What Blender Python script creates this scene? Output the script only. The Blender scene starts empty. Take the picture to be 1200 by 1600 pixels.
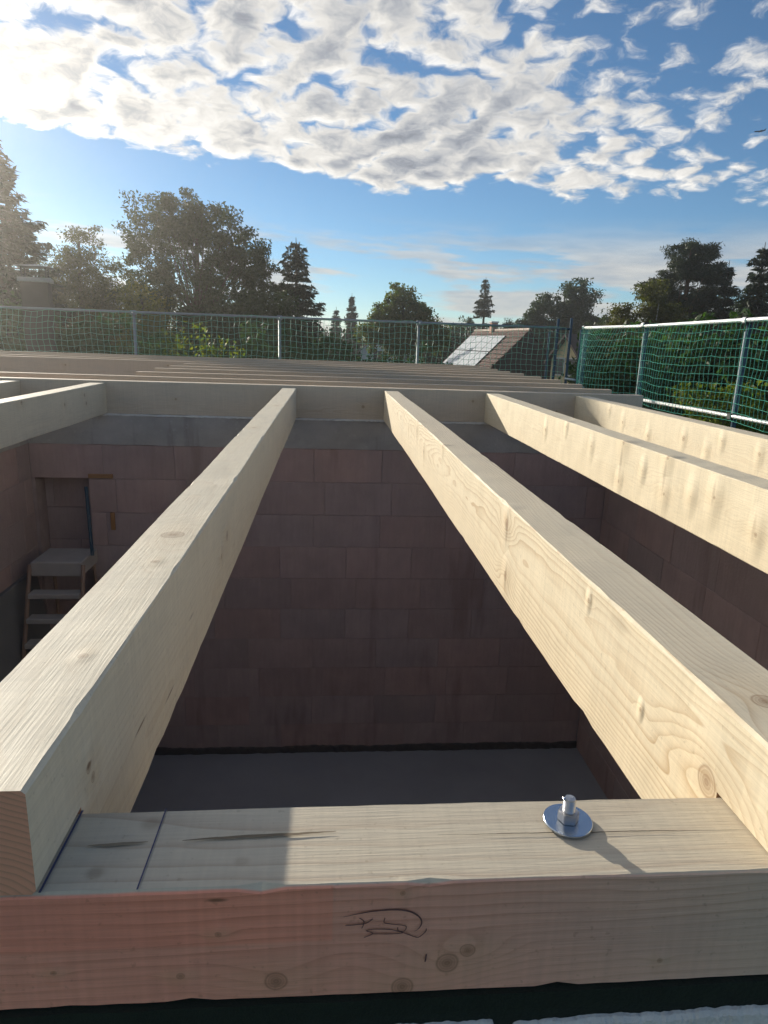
import bpy, bmesh, math, random
import numpy as np
from mathutils import Matrix, Vector

S = bpy.context.scene
COL = S.collection
rad = math.radians

# ------------------------------------------------------------------ camera
PITCH, YAW, ROLL, CAM_Z, FPX = -0.2478, 0.0869, 0.0338, 0.3434, 1054.82
def cam_axes(p, y, r):
    fw = Vector((math.sin(y)*math.cos(p), math.cos(y)*math.cos(p), math.sin(p)))
    rt = Vector((math.cos(y), -math.sin(y), 0)); up = rt.cross(fw)
    return math.cos(r)*rt + math.sin(r)*up, -math.sin(r)*rt + math.cos(r)*up, fw
rt, up, fw = cam_axes(PITCH, YAW, ROLL)
cd = bpy.data.cameras.new('camera')
cam = bpy.data.objects.new('camera', cd); COL.objects.link(cam)
M = Matrix((rt, up, -fw)).transposed().to_4x4(); M.translation = (0, 0, CAM_Z)
cam.matrix_world = M
cd.sensor_fit = 'HORIZONTAL'; cd.sensor_width = 36.0; cd.lens = FPX/1200*36
cd.clip_start = 0.02; cd.clip_end = 9000
S.camera = cam

# ------------------------------------------------------------------ sun + sky
SUN_EL, SUN_AZ = rad(14.7), rad(-33.0)          # azimuth from +Y towards +X
SUN = Vector((math.sin(SUN_AZ)*math.cos(SUN_EL), math.cos(SUN_AZ)*math.cos(SUN_EL), math.sin(SUN_EL)))
ld = bpy.data.lights.new('sun', 'SUN'); ld.energy = 4.4; ld.angle = rad(0.5); ld.color = (1.0, 0.92, 0.78)
lo = bpy.data.objects.new('sun', ld); COL.objects.link(lo)
lo.rotation_euler = (-SUN).to_track_quat('-Z', 'Y').to_euler(); lo.location = (-20, 30, 20)

class NT:
    """small helper to write node trees"""
    def __init__(s, tree): s.t = tree; s.n = tree.nodes; s.l = tree.links
    def add(s, typ, **kw):
        n = s.n.new(typ)
        for k, v in kw.items(): setattr(n, k, v)
        return n
    def put(s, sock, v):
        if isinstance(v, bpy.types.NodeSocket): s.l.new(v, sock)
        elif v is not None: sock.default_value = v
    def m(s, op, a=None, b=None, c=None, clamp=False):
        n = s.add('ShaderNodeMath', operation=op, use_clamp=clamp)
        for i, v in enumerate((a, b, c)): s.put(n.inputs[i], v)
        return n.outputs[0]
    def v(s, op, a=None, b=None, scale=None):
        n = s.add('ShaderNodeVectorMath', operation=op)
        s.put(n.inputs[0], a)
        if b is not None: s.put(n.inputs[1], b)
        if scale is not None: s.put(n.inputs['Scale'], scale)
        return n.outputs['Value'] if op in ('LENGTH', 'DOT_PRODUCT', 'DISTANCE') else n.outputs[0]
    def sep(s, a): n = s.add('ShaderNodeSeparateXYZ'); s.put(n.inputs[0], a); return n.outputs
    def comb(s, x=0, y=0, z=0):
        n = s.add('ShaderNodeCombineXYZ')
        for i, v in enumerate((x, y, z)): s.put(n.inputs[i], v)
        return n.outputs[0]
    def noise(s, vec, scale=1, detail=4, rough=.5, dist=0, out=0, lac=2.0):
        n = s.add('ShaderNodeTexNoise'); s.put(n.inputs['Vector'], vec)
        for k, v in (('Scale', scale), ('Detail', detail), ('Roughness', rough), ('Distortion', dist), ('Lacunarity', lac)): s.put(n.inputs[k], v)
        return n.outputs[out]
    def mr(s, v, a, b, c=0, d=1, smooth=True, clamp=True):
        n = s.add('ShaderNodeMapRange', interpolation_type='SMOOTHSTEP' if smooth else 'LINEAR')
        if not smooth: n.clamp = clamp
        for i, q in enumerate((v, a, b, c, d)): s.put(n.inputs[i], q)
        return n.outputs[0]
    def mix(s, f, a, b, blend='MIX'):
        n = s.add('ShaderNodeMix', data_type='RGBA', blend_type=blend)
        s.put(n.inputs[0], f)
        for i, q in ((6, a), (7, b)):
            if isinstance(q, (tuple, list)) and len(q) == 3: q = (*q, 1)
            s.put(n.inputs[i], q)
        return n.outputs[2]
    def ramp(s, f, stops):
        n = s.add('ShaderNodeValToRGB'); s.put(n.inputs[0], f)
        e = n.color_ramp.elements
        while len(e) < len(stops): e.new(.5)
        for el, (p, c) in zip(e, stops): el.position = p; el.color = (*c, 1) if len(c) == 3 else c
        return n.outputs[0]

def build_world():
    w = bpy.data.worlds.new('World'); S.world = w; w.use_nodes = True
    w.cycles.sampling_method = 'MANUAL'; w.cycles.sample_map_resolution = 256
    t = NT(w.node_tree); t.n.clear()
    sky = t.add('ShaderNodeTexSky', sky_type='NISHITA'); sky.sun_disc = False
    sky.sun_elevation = SUN_EL; sky.sun_rotation = SUN_AZ
    sky.air_density = 0.8; sky.dust_density = 0.0; sky.ozone_density = 4.0; sky.altitude = 100
    dirv = t.add('ShaderNodeTexCoord').outputs['Generated']
    d = t.sep(dirv)
    base = t.mix(1.0, sky.outputs[0], (1.04, 1.09, 1.02), 'MULTIPLY')
    sundot = t.v('DOT_PRODUCT', dirv, tuple(SUN))
    # altocumulus layer on a gently curved shell
    inv = t.m('DIVIDE', 1.0, t.m('ADD', t.m('MAXIMUM', d[2], 0.0), 0.22))
    P = t.comb(t.m('MULTIPLY', d[0], inv), t.m('MULTIPLY', d[1], inv), 0)
    sp = t.sep(P)
    sdir = Vector((SUN.x, SUN.y, 0)).normalized()
    def noise2(vec, scale, detail, rough, out=0):
        n = t.add('ShaderNodeTexNoise', noise_dimensions='2D'); t.put(n.inputs['Vector'], vec)
        for k, v in (('Scale', scale), ('Detail', detail), ('Roughness', rough)): n.inputs[k].default_value = v
        return n.outputs[out]
    warp = t.v('SCALE', t.v('SUBTRACT', noise2(P, 11.0, 2, .5, out=1), (.5, .5, .5)), scale=.075)
    W = t.v('ADD', P, warp)
    big = t.m('MULTIPLY', t.m('SUBTRACT', noise2(t.v('ADD', P, (7.3, 2.1, 0)), 1.9, 1, .5), .5), .70)
    def density(vec):
        n1 = noise2(vec, 11.5, 6, .61)
        vo = t.add('ShaderNodeTexVoronoi', voronoi_dimensions='2D', feature='F1'); t.put(vo.inputs['Vector'], vec)
        vo.inputs['Scale'].default_value = 10.5
        dv = vo.outputs['Distance']
        puff = t.m('SUBTRACT', .34, t.m('MULTIPLY', dv, dv))
        return t.m('ADD', t.m('ADD', t.m('MULTIPLY', t.m('SUBTRACT', n1, .5), 1.45), t.m('MULTIPLY', puff, .70)), big)
    # the cloud bank ends along a front; it thins towards +X
    edge_n = t.m('MULTIPLY', t.m('SUBTRACT', noise2(P, 3.0, 2, .5), .5), .26)
    front = t.m('ADD', t.m('SUBTRACT', t.m('ADD', 2.39, t.m('MULTIPLY', sp[0], .17)), t.v('LENGTH', P)), edge_n)
    inside = t.mr(front, -.02, .20)
    nearedge = t.m('MULTIPLY', t.mr(front, 0.0, .15), t.mr(front, .55, .20))
    thin = t.mr(t.m('ADD', sp[0], t.m('MULTIPLY', t.m('SUBTRACT', 2.35, sp[1]), .5)), .25, 1.35)
    bias = t.m('ADD', t.m('SUBTRACT', .45, t.m('MULTIPLY', thin, .62)), t.m('MULTIPLY', nearedge, .25))
    bias = t.m('SUBTRACT', bias, t.m('MULTIPLY', t.m('SUBTRACT', 1.0, inside), 1.3))
    d0 = t.m('ADD', density(W), bias)
    P2 = t.v('ADD', W, tuple(sdir*.035))
    d1 = t.m('ADD', density(P2), bias)
    cov = t.mr(d0, -.02, .52)
    lit = t.m('SUBTRACT', d0, d1)
    thick = t.mr(t.m('SUBTRACT', d0, t.m('MULTIPLY', nearedge, .22)), .25, 1.0)
    bright = t.m('ADD', t.m('SUBTRACT', 1.0, t.m('MULTIPLY', thick, .60)), t.m('MULTIPLY', lit, .55))
    bright = t.m('MAXIMUM', bright, .34)
    glow = t.m('POWER', t.m('MAXIMUM', sundot, 0.0), 11.0)
    bright = t.m('ADD', bright, t.m('MULTIPLY', t.m('MULTIPLY', glow, .50), t.m('SUBTRACT', 1.0, t.m('MULTIPLY', thick, .75))))
    ccol = t.mix(t.mr(bright, .4, 1.0), (.80, .87, 1.0), (1.0, .975, .93))
    ccol = t.v('SCALE', ccol, scale=t.m('MULTIPLY', bright, CLOUD))
    # low streaky bank near the horizon
    el = t.m('ARCSINE', d[2]); az = t.m('ARCTAN2', d[0], d[1])
    Q = t.comb(t.m('MULTIPLY', az, 3.2), t.m('MULTIPLY', el, 21.0), 3.7)
    Q = t.v('ADD', Q, t.comb(t.m('MULTIPLY', el, 2.0), t.m('MULTIPLY', az, .35), 0))
    lown = t.m('ADD', noise2(Q, 1.5, 4, .55), t.m('MULTIPLY', t.mr(az, -.35, .45), .12))
    lowm = t.m('MULTIPLY', t.mr(lown, .47, .63), t.m('MULTIPLY', t.mr(el, .17, .10), t.mr(el, -.05, .03)))
    lowm = t.m('MULTIPLY', lowm, .85)
    lowb = t.m('ADD', .62, t.m('MULTIPLY', noise2(t.v('ADD', Q, (0, .35, 0)), 3.5, 3, .6), .55))
    lcol = t.v('SCALE', t.mix(t.mr(lowb, .7, 1.0), (.80, .88, 1.0), (1.0, .97, .92)), scale=t.m('MULTIPLY', lowb, CLOUD*.82))
    out = t.mix(lowm, base, lcol)
    out = t.mix(cov, out, ccol)
    bg = t.add('ShaderNodeBackground'); t.put(bg.inputs[0], out); bg.inputs[1].default_value = SKY
    t.l.new(bg.outputs[0], t.add('ShaderNodeOutputWorld').inputs[0])
SKY, CLOUD = 0.082, 7.4
build_world()
V = S.view_settings
V.view_transform = 'Standard'; V.look = 'None'; V.gamma = 1.0; V.use_curve_mapping = False
V.exposure = 0.45
S.cycles.use_denoising = True
S.cycles.max_bounces = 4; S.cycles.diffuse_bounces = 3; S.cycles.glossy_bounces = 2; S.cycles.transmission_bounces = 2
S.cycles.caustics_reflective = False; S.cycles.caustics_refractive = False
S.cycles.use_adaptive_sampling = True; S.cycles.adaptive_threshold = 0.03

# ------------------------------------------------------------------ helpers
def tag(o, label=None, cat=None, group=None, kind=None):
    for k, v in (('label', label), ('category', cat), ('group', group), ('kind', kind)):
        if v: o[k] = v
    return o
def empty(name, loc=(0, 0, 0), rz=0.0):
    o = bpy.data.objects.new(name, None); COL.objects.link(o)
    o.location = loc; o.rotation_euler = (0, 0, rz); o.empty_display_size = .1
    return o
def link(name, me, mat=None, parent=None, loc=(0, 0, 0), rot=(0, 0, 0), smooth=False):
    if mat is not None and not me.materials: me.materials.append(mat)
    if smooth: me.polygons.foreach_set('use_smooth', [True]*len(me.polygons))
    o = bpy.data.objects.new(name, me); COL.objects.link(o)
    o.location = loc; o.rotation_euler = rot
    if parent is not None: o.parent = parent
    return o
def mesh_py(name, vs, fs):
    me = bpy.data.meshes.new(name); me.from_pydata([tuple(v) for v in vs], [], fs); me.update(); return me
def mesh_quads(name, V4):
    """V4: (n,4,3) array -> mesh of loose quads"""
    n = len(V4); me = bpy.data.meshes.new(name)
    me.vertices.add(4*n); me.vertices.foreach_set('co', np.ascontiguousarray(V4, np.float32).ravel())
    me.loops.add(4*n); me.loops.foreach_set('vertex_index', np.arange(4*n, dtype=np.int32))
    me.polygons.add(n); me.polygons.foreach_set('loop_start', np.arange(0, 4*n, 4, dtype=np.int32))
    me.update(calc_edges=True); return me
class MB:
    def __init__(s): s.v = []; s.f = []
    def add(s, vs, fs):
        k = len(s.v); s.v += [tuple(v) for v in vs]; s.f += [tuple(i+k for i in f) for f in fs]; return s
    def box(s, a, b):
        (x0, y0, z0), (x1, y1, z1) = a, b
        return s.add([(x0,y0,z0),(x1,y0,z0),(x1,y1,z0),(x0,y1,z0),(x0,y0,z1),(x1,y0,z1),(x1,y1,z1),(x0,y1,z1)],
                     [(0,3,2,1),(4,5,6,7),(0,1,5,4),(1,2,6,5),(2,3,7,6),(3,0,4,7)])
    def cbox(s, a, b, c):
        """box with chamfered edges"""
        lo, hi = Vector(a), Vector(b); bm = bmesh.new()
        bmesh.ops.create_cube(bm, size=1)
        for v in bm.verts: v.co = Vector([(lo[i]+hi[i])/2 + v.co[i]*(hi[i]-lo[i]) for i in range(3)])
        bmesh.ops.bevel(bm, geom=bm.edges[:], offset=c, segments=1, affect='EDGES')
        bm.verts.index_update()
        s.add([v.co for v in bm.verts], [[v.index for v in f.verts] for f in bm.faces]); bm.free(); return s
    def tube(s, pts, r, n=10, cap=True):
        pts = [Vector(p) for p in pts]; rs = r if isinstance(r, (list, tuple)) else [r]*len(pts)
        vs = []; fs = []; ref = None
        for i, p in enumerate(pts):
            t = (pts[min(i+1, len(pts)-1)] - pts[max(i-1, 0)]).normalized()
            if ref is None: ref = t.orthogonal().normalized()
            ref = (ref - t*ref.dot(t)).normalized(); b = t.cross(ref)
            for k in range(n):
                a = 2*math.pi*k/n; vs.append(p + (ref*math.cos(a) + b*math.sin(a))*rs[i])
        for i in range(len(pts)-1):
            for k in range(n):
                fs.append((i*n+k, i*n+(k+1) % n, (i+1)*n+(k+1) % n, (i+1)*n+k))
        if cap: fs += [tuple(range(n))[::-1], tuple((len(pts)-1)*n+k for k in range(n))]
        return s.add(vs, fs)
    def mesh(s, name): return mesh_py(name, s.v, s.f)
    def build(s, name, mat, parent=None, loc=(0, 0, 0), rot=(0, 0, 0), smooth=False):
        return link(name, s.mesh(name), mat, parent, loc, rot, smooth)

# ------------------------------------------------------------------ materials
def new_mat(name):
    m = bpy.data.materials.new(name); m.use_nodes = True
    t = NT(m.node_tree); b = t.n['Principled BSDF']; return m, t, b
def simple(name, col, rough=.7, metal=0.0, var=.15, scale=6.0, bump=.0, bscale=60, spec=.4, island=False):
    m, t, b = new_mat(name)
    P = t.add('ShaderNodeTexCoord').outputs['Object']
    rnd = t.add('ShaderNodeObjectInfo').outputs['Random']
    n = t.noise(t.v('ADD', P, t.comb(t.m('MULTIPLY', rnd, 37.), 0, 0)), scale, 5, .6)
    k = t.m('ADD', 1-var, t.m('MULTIPLY', n, 2*var))
    t.put(b.inputs['Base Color'], t.v('SCALE', (*col,), scale=k))
    b.inputs['Roughness'].default_value = rough; b.inputs['Metallic'].default_value = metal
    b.inputs['Specular IOR Level'].default_value = spec
    if bump:
        bn = t.add('ShaderNodeBump'); bn.inputs['Strength'].default_value = bump; bn.inputs['Distance'].default_value = .01
        t.put(bn.inputs['Height'], t.noise(P, bscale, 6, .65)); t.l.new(bn.outputs[0], b.inputs['Normal'])
    return m

def wood(name, seed, light=(.68, .58, .42), dark=(.45, .30, .16), knots=(), streaks=(), pith=(.02, -.16), ring=.0062,
         tilt=.004, red_bounce=None, grey=.25, line=.55, end=(.40, .20, .10), undul=1.0, topgrey=.22, seam=None):
    """sawn softwood; object space: x along the timber. Growth rings are cylinders round a pith line, bent round the knots.
    knots: (x, y, z, radius); streaks: resin pockets (x, y, z, half length, half width)"""
    m, t, b = new_mat(name)
    tc = t.add('ShaderNodeTexCoord'); P = tc.outputs['Object']; N = tc.outputs['Normal']
    off = (seed*13.7, seed*5.3, seed*9.1)
    Ps = t.v('ADD', P, off)
    warp = t.v('SCALE', t.v('SUBTRACT', t.noise(t.v('MULTIPLY', Ps, (1.3, 5, 5)), 1.0, 1, .5, out=1), (.5, .5, .5)), scale=.055)
    warp2 = t.v('SCALE', t.v('SUBTRACT', t.noise(t.v('MULTIPLY', Ps, (9, 34, 34)), 1.0, 1, .5, out=1), (.5, .5, .5)), scale=.007)
    Pw = t.v('ADD', P, warp2)
    q = t.sep(t.v('ADD', Pw, warp))
    ry = t.m('ADD', t.m('SUBTRACT', q[1], pith[0]), t.m('MULTIPLY', q[0], tilt)); rz = t.m('SUBTRACT', q[2], pith[1])
    r = t.m('SQRT', t.m('ADD', t.m('MULTIPLY', ry, ry), t.m('MULTIPLY', rz, rz)))
    core = None; halo = None; dent = None
    for kn in knots:
        kx, ky, kz, kr = kn[:4]; hr = kn[4] if len(kn) > 4 else kr*4.0
        dd = t.v('SUBTRACT', Pw, (kx, ky, kz)); Lk = t.v('LENGTH', dd)
        rings = t.m('FRACT', t.m('DIVIDE', Lk, kr*.24))
        c = t.m('MULTIPLY', t.mr(Lk, kr*.84, kr*1.04, 1, 0), t.m('ADD', t.mr(Lk, kr*.05, kr*.75, .62, .22), t.m('MULTIPLY', rings, .30)))
        c = t.m('ADD', c, t.m('MULTIPLY', t.mr(Lk, kr*.78, kr*.94, 0, .35), t.mr(Lk, kr*.94, kr*1.12, 1, 0)))
        dl = t.v('LENGTH', t.v('MULTIPLY', dd, (.45, 1, 1)))
        h = t.mr(dl, 0, hr, 1, 0)
        r = t.m('ADD', r, t.m('MULTIPLY', h, max(kr*1.5, hr*.35)))
        core = c if core is None else t.m('MAXIMUM', core, c)
        halo = h if halo is None else t.m('MAXIMUM', halo, h)
        db = t.v('LENGTH', t.v('MULTIPLY', t.v('SUBTRACT', P, (kx, ky, kz)), (1.15, 1.6 if abs(kz) < .001 else 1, .62)))
        e_ = t.mr(db, kr*.3, hr*1.15, 1, 0)
        if abs(kz) < .001: e_ = t.m('MULTIPLY', e_, .25)
        dent = e_ if dent is None else t.m('MAXIMUM', dent, e_)
    ph = t.m('FRACT', t.m('DIVIDE', r, ring))
    late = t.m('POWER', ph, 3.2)
    late = t.m('MULTIPLY', late, t.mr(ph, 1.0, .93))
    amt = t.m('MULTIPLY', late, t.mr(t.noise(t.v('MULTIPLY', Ps, (1.2, 9, 9)), 1.0, 2, .5), .3, .7, line*.25, line))
    fib = t.noise(t.v('MULTIPLY', Ps, (14, 300, 300)), 1.0, 2, .6)
    col = t.mix(amt, light, dark)
    col = t.v('SCALE', col, scale=t.m('ADD', .86, t.m('MULTIPLY', fib, .28)))
    blot = t.noise(t.v('MULTIPLY', Ps, (2.5, 9, 9)), 1.0, 3, .6)
    col = t.mix(t.mr(blot, .45, .8, 0, grey), col, (.40, .37, .31))
    saw = t.noise(t.v('MULTIPLY', Ps, (160, 5, 5)), 1.0, 1, .5)
    col = t.v('SCALE', col, scale=t.m('ADD', .91, t.m('MULTIPLY', saw, .18)))
    nz = t.sep(N)[2]
    col = t.mix(t.m('MULTIPLY', t.mr(nz, .85, .97), t.mr(blot, .25, .65, topgrey*.4, topgrey)), col, (.44, .41, .36))
    col = t.mix(t.mr(t.noise(Ps, 170, 1, .5), .68, .80, 0, .30), col, (.26, .20, .13))
    if red_bounce:                                   # bounced red light painted onto the front face: (colour, x limit, softness, depth y, lower z)
        hc, hx, hs, hy = red_bounce
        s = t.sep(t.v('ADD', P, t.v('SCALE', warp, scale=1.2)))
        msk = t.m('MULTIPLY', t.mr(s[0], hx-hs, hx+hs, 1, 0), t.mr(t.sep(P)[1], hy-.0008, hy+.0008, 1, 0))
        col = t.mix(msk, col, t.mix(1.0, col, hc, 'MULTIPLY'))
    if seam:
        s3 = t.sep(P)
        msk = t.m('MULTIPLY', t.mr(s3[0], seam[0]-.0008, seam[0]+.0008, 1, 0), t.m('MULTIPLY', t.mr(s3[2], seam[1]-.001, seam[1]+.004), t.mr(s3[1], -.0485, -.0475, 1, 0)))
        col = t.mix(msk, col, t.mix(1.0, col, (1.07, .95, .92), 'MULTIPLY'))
    if halo is not None:
        col = t.mix(t.m('MULTIPLY', halo, .22), col, (.52, .37, .20))
        col = t.mix(t.m('MULTIPLY', core, .78), col, (.20, .095, .045))
    for (sx, sy, sz, hl, hw, *k_) in streaks:
        dd = t.v('MULTIPLY', t.v('SUBTRACT', t.v('ADD', P, t.v('SCALE', warp2, scale=.35)), (sx, sy, sz)), (1/hl, 1/hw, 1/hw))
        col = t.mix(t.mr(t.v('LENGTH', dd), .25, 1.0, k_[0] if k_ else .8, 0), col, (.15, .085, .045))
    nx = t.m('ABSOLUTE', t.sep(N)[0])
    col = t.mix(t.mr(nx, .8, .95, 0, .85), col, t.v('SCALE', (*end,), scale=t.m('ADD', .95, t.m('MULTIPLY', late, -.35))))
    t.put(b.inputs['Base Color'], col)
    t.put(b.inputs['Roughness'], t.m('ADD', .50, t.m('MULTIPLY', blot, .3)))
    b.inputs['Specular IOR Level'].default_value = .32
    und = t.noise(t.v('MULTIPLY', Ps, (9, 6, 6)), 1.0, 1, .5)
    h = t.m('ADD', t.m('MULTIPLY', fib, .0005), t.m('MULTIPLY', und, .0045*undul))
    if dent is not None: h = t.m('ADD', h, t.m('MULTIPLY', dent, .0040*undul))
    bn = t.add('ShaderNodeBump'); bn.inputs['Strength'].default_value = .85; bn.inputs['Distance'].default_value = 1.0
    t.put(bn.inputs['Height'], h); t.l.new(bn.outputs[0], b.inputs['Normal'])
    return m

def leaf_mat(name, c1, c2, trans=.35, spec=.3):
    m, t, b = new_mat(name)
    g = t.add('ShaderNodeNewGeometry'); rnd = g.outputs['Random Per Island']
    col = t.mix(rnd, c1, c2)
    t.put(b.inputs['Base Color'], col); b.inputs['Roughness'].default_value = .55
    b.inputs['Specular IOR Level'].default_value = spec
    tr = t.add('ShaderNodeBsdfTranslucent'); t.put(tr.inputs[0], t.mix(1.0, col, (1.0, 1.2, .45), 'MULTIPLY'))
    mx = t.add('ShaderNodeMixShader'); mx.inputs[0].default_value = trans
    t.l.new(b.outputs[0], mx.inputs[1]); t.l.new(tr.outputs[0], mx.inputs[2])
    t.l.new(mx.outputs[0], t.n['Material Output'].inputs[0])
    return m

def block_mat(name, col):
    m, t, b = new_mat(name)
    P = t.add('ShaderNodeTexCoord').outputs['Object']; rnd = t.add('ShaderNodeObjectInfo').outputs['Random']
    Ps = t.v('ADD', P, t.comb(t.m('MULTIPLY', rnd, 91.), t.m('MULTIPLY', rnd, 37.), 0))
    n = t.noise(Ps, 5, 5, .6); f = t.noise(t.v('MULTIPLY', Ps, (45, 45, 4)), 1.0, 4, .6)
    k = t.m('MULTIPLY', t.m('ADD', .92, t.m('MULTIPLY', rnd, .14)), t.m('ADD', .78, t.m('MULTIPLY', n, .44)))
    c = t.mix(t.m('FRACT', t.m('MULTIPLY', rnd, 7.31)), col, (col[0]*.90, col[1]*1.0, col[2]*1.05))
    c = t.v('SCALE', c, scale=t.m('MULTIPLY', k, t.m('ADD', .88, t.m('MULTIPLY', f, .24))))
    G = t.add('ShaderNodeNewGeometry').outputs['Position']
    c = t.mix(t.mr(t.noise(t.v('MULTIPLY', G, (1.6, 1.6, .7)), 1.0, 4, .6), .48, .72, 0, .55), c, (.37, .295, .27))
    c = t.mix(t.mr(t.noise(t.v('MULTIPLY', G, (5, 5, .8)), 1.0, 3, .6), .56, .72, 0, .35), c, (.20, .125, .105))
    t.put(b.inputs['Base Color'], c); b.inputs['Roughness'].default_value = .9; b.inputs['Specular IOR Level'].default_value = .2
    bn = t.add('ShaderNodeBump'); bn.inputs['Strength'].default_value = .5; bn.inputs['Distance'].default_value = .006
    t.put(bn.inputs['Height'], t.m('ADD', f, t.noise(Ps, 60, 4, .6))); t.l.new(bn.outputs[0], b.inputs['Normal'])
    return m

M_BLOCK = block_mat('clay_block', (.45, .315, .285))
M_MORTAR = simple('mortar_grey', (.38, .29, .27), .95, var=.3, scale=9, bump=.4)
def concrete():
    m, t, b = new_mat('concrete'); G = t.add('ShaderNodeNewGeometry').outputs['Position']
    k = t.m('ADD', .55, t.m('MULTIPLY', t.noise(t.v('MULTIPLY', G, (2.2, 2.2, 3.5)), 1.0, 5, .65), .9))
    c = t.v('SCALE', (.40, .375, .35), scale=k)
    c = t.mix(t.mr(t.noise(t.v('MULTIPLY', G, (11, 11, 1.2)), 1.0, 3, .6), .55, .75, 0, .5), c, (.20, .175, .155))
    c = t.mix(t.mr(t.noise(G, 26, 3, .6), .62, .72, 0, .35), c, (.55, .53, .50))
    t.put(b.inputs['Base Color'], c); b.inputs['Roughness'].default_value = .92; b.inputs['Specular IOR Level'].default_value = .2
    bn = t.add('ShaderNodeBump'); bn.inputs['Strength'].default_value = .5; bn.inputs['Distance'].default_value = .008
    t.put(bn.inputs['Height'], t.noise(G, 30, 4, .6)); t.l.new(bn.outputs[0], b.inputs['Normal'])
    return m
M_CONC = concrete()
M_FLOOR = simple('screed', (.30, .30, .315), .8, var=.28, scale=1.6, bump=.2, bscale=50)
M_WHITE = simple('white_mortar', (.74, .73, .70), .95, var=.18, scale=20, bump=.7, bscale=90)
M_BITUM = simple('bitumen', (.10, .09, .085), .55, var=.4, scale=30, bump=.5, bscale=120)
M_MEMB = simple('sealing_sheet', (.010, .018, .012), .7, var=.5, scale=40, bump=.4, bscale=260)
M_ZINC = simple('zinc_plate', (.52, .58, .66), .20, 1.0, var=.12, scale=60, bump=.08, bscale=300)
M_STEEL = simple('nut_steel', (.50, .50, .52), .38, 1.0, var=.2, scale=90, bump=.15, bscale=400)
M_GALV = simple('galvanised_tube', (.27, .30, .32), .5, .35, var=.22, scale=14, bump=.1, bscale=80)
M_WTUBE = simple('bright_tube', (.80, .81, .80), .38, .25, var=.10, scale=12)
M_BTUBE = simple('blue_grey_tube', (.05, .085, .12), .8, .0, var=.25, scale=14, spec=.1)
M_DARK = simple('dark_coupler', (.035, .037, .04), .5, .5, var=.3, scale=40)
M_NET = simple('green_net_twine', (.09, .46, .33), .5, var=.25, scale=5)
M_NETFAR = simple('pale_net_twine', (.17, .46, .33), .5, var=.25, scale=5)
M_PENCIL = simple('blue_pencil', (.07, .07, .15), .7, var=.3, scale=200)
M_GRAPH = simple('graphite', (.14, .075, .07), .6, var=.3, scale=300)
M_CRACK = simple('crack', (.055, .040, .026), .95)

# ------------------------------------------------------------------ layout (metres; z = 0 is the top of the joists)
YN, YB, L = 0.4685, 0.5685, 4.9028
ZB, ZBB, H, W = -0.096, -0.2134, 0.2102, 0.0984
XI0, XI1 = -2.10, 2.12            # inner faces of the side walls
ZF, ZG = -2.93, -3.10             # room floor, ground outside
rng = random.Random(7)

# ------------------------------------------------------------------ ground, floor, walls
def ground():
    m, t, b = new_mat('grass_ground')
    P = t.add('ShaderNodeTexCoord').outputs['Object']
    c = t.ramp(t.noise(P, .35, 6, .65), [(.3, (.045, .07, .022)), (.5, (.07, .10, .03)), (.7, (.13, .11, .05))])
    t.put(b.inputs['Base Color'], c); b.inputs['Roughness'].default_value = .95
    n = 60; R = 260.0; vs = []; fs = []
    g = np.sign(np.linspace(-1, 1, n+1))*np.abs(np.linspace(-1, 1, n+1))**2.6*R
    for y in g:
        for x in g:
            r = math.hypot(x, y)
            vs.append((x, y, ZG + (.25*math.sin(x*.09+1)*math.cos(y*.07) if r > 14 else 0)))
    for j in range(n):
        for i in range(n): fs.append((j*(n+1)+i, j*(n+1)+i+1, (j+1)*(n+1)+i+1, (j+1)*(n+1)+i))
    tag(link('ground', mesh_py('ground', vs, fs), m, smooth=True), kind='structure')
ground()
tag(MB().box((-6.2, .46, ZF-.12), (2.48, 11.9, ZF)).build('floor', M_FLOOR), kind='structure')

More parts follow.
